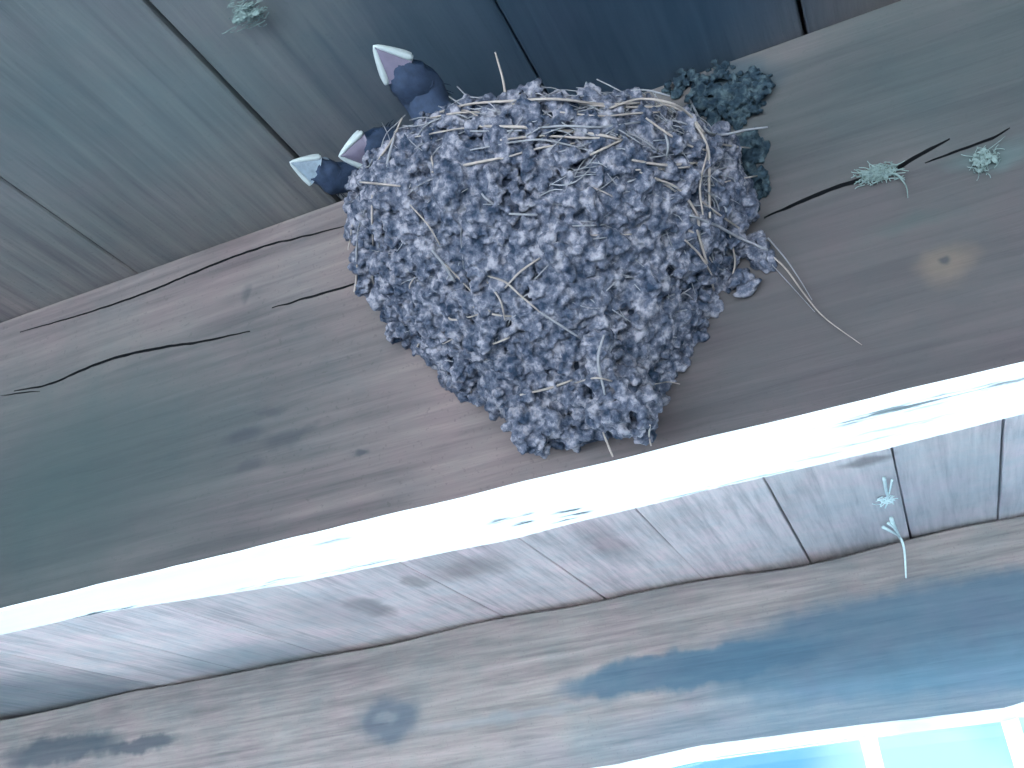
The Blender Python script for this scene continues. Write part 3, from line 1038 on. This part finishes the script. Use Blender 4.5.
# ---------------------------------------------------------------- cobwebs
def cobweb(name_pts, label, mat, tufts, strands, lift_dir, group='dusty cobwebs on the timbers'):
    c0 = name_pts
    root_obj = None
    V, Fc = [], []
    r2 = random.Random(len(label) * 3)
    for (c, sx, sy, sz, n, w) in tufts:
        c = Vector(c)
        for i in range(n // 2):
            q = Vector((r2.gauss(0, sx * .8), r2.gauss(0, sy * .3), r2.gauss(0, sz * .8)))
            pellet(V, Fc, lift_dir(c + q), Vector(ray(512, 384)), min(sx, max(sy, sz)) * r2.uniform(0.3, 0.7), 0.5, r2, lift_dir(Vector((0, 99, 0))).y)
        for i in range(n * 2):
            p = c + Vector((r2.gauss(0, sx), r2.gauss(0, sy), r2.gauss(0, sz)))
            P = [p]
            d = Vector((r2.gauss(0, 1) * sx, r2.gauss(0, 1) * sy * .5, r2.gauss(0, 1) * sz)) * 0.5
            for k in range(4):
                d = d + Vector((r2.gauss(0, 1) * sx, r2.gauss(0, 1) * sy * .5, r2.gauss(0, 1) * sz)) * 0.5
                P.append(P[-1] + d * 0.32)
            P = [W(*lift_dir(q)) for q in P]
            tube_data(smooth_path(P, 12), [w * S / 2] * 12, V, Fc, 4)
    for (path, w) in strands:
        P = [W(*lift_dir(Vector(q))) for q in path]
        Q = smooth_path(P, 16)
        tube_data(Q, [w * S / 2 * (1 - 0.6 * i / 15) for i in range(16)], V, Fc, 5)
    o = mesh_from('cobweb', V, Fc, mat, None, smooth=True)
    return tag(o, label, 'cobweb', group)

def clampface(yy):
    def f(q):
        q = Vector(q); q.y = min(q.y, yy - 0.0015); return q
    return f
def clampceil(q):
    q = Vector(q); q.z = min(q.z, 0.994); return q
fp = lambda px, py, l=0.006: tuple(Vector(at_face(px, py, Y1 - l)))
cobweb(None, 'pale green dusty cobweb caught on the split right of the nest, with a curled tail', mat_web,
       [(fp(873, 175), .0075, .003, .0045, 60, .0016), (fp(884, 172), .008, .003, .005, 40, .0014)],
       [([fp(888, 172), fp(898, 176), fp(906, 186), fp(908, 198)], .0028), ([fp(880, 176), fp(895, 174), fp(905, 180)], .003), ([fp(860, 176), fp(868, 174), fp(880, 172)], .003)], clampface(Y1))
cobweb(None, 'faint greenish cobweb on the beam below the short split furthest from the nest', mat_web,
       [(fp(985, 158), .008, .002, .006, 22, .0010), (fp(980, 168), .004, .002, .005, 14, .0010)], [], clampface(Y1))
cp = lambda px, py, z=0.990: tuple(Vector(at_ceiling(px, py, z)))
cobweb(None, 'small pale fuzzy cobweb spot on a dark ceiling board above the nestlings', mat_web,  # same boards as past the beam, coloured dark for the shade here
       [(cp(248, 14), .009, .009, .002, 46, .0012), (cp(244, 8), .006, .006, .002, 16, .0012)], [], clampceil)
cobweb(None, 'white wispy cobweb hanging from the pale ceiling boards beside the widest seam', mat_web_pale,  # same boards as over the nest, coloured pale for the brighter light
       [(cp(887, 500, .985), .010, .016, .004, 30, .0032)],
       [([cp(884, 478, .985), cp(886, 490, .985), cp(888, 500, .985), cp(885, 508, .98)], .012), ([cp(892, 480, .985), cp(890, 490, .985), cp(887, 500, .985)], .008)], clampceil)
f2 = lambda px, py, l=0.02: tuple(Vector(at_face(px, py, Y2 - l)))
cobweb(None, 'white forked cobweb trailing onto the stained beam below the ceiling seam', mat_web_pale,  # the beam with the large blue grey patch
       [],
       [([cp(891, 518, .985), cp(894, 526, .975), f2(899, 536), f2(903, 544), f2(905, 556), f2(906, 578)], .014), ([cp(883, 527, .975), cp(890, 531, .970), f2(899, 536), f2(903, 541)], .012), ([cp(888, 523, .975), cp(894, 528, .970), f2(899, 536)], .010)], clampface(Y2))
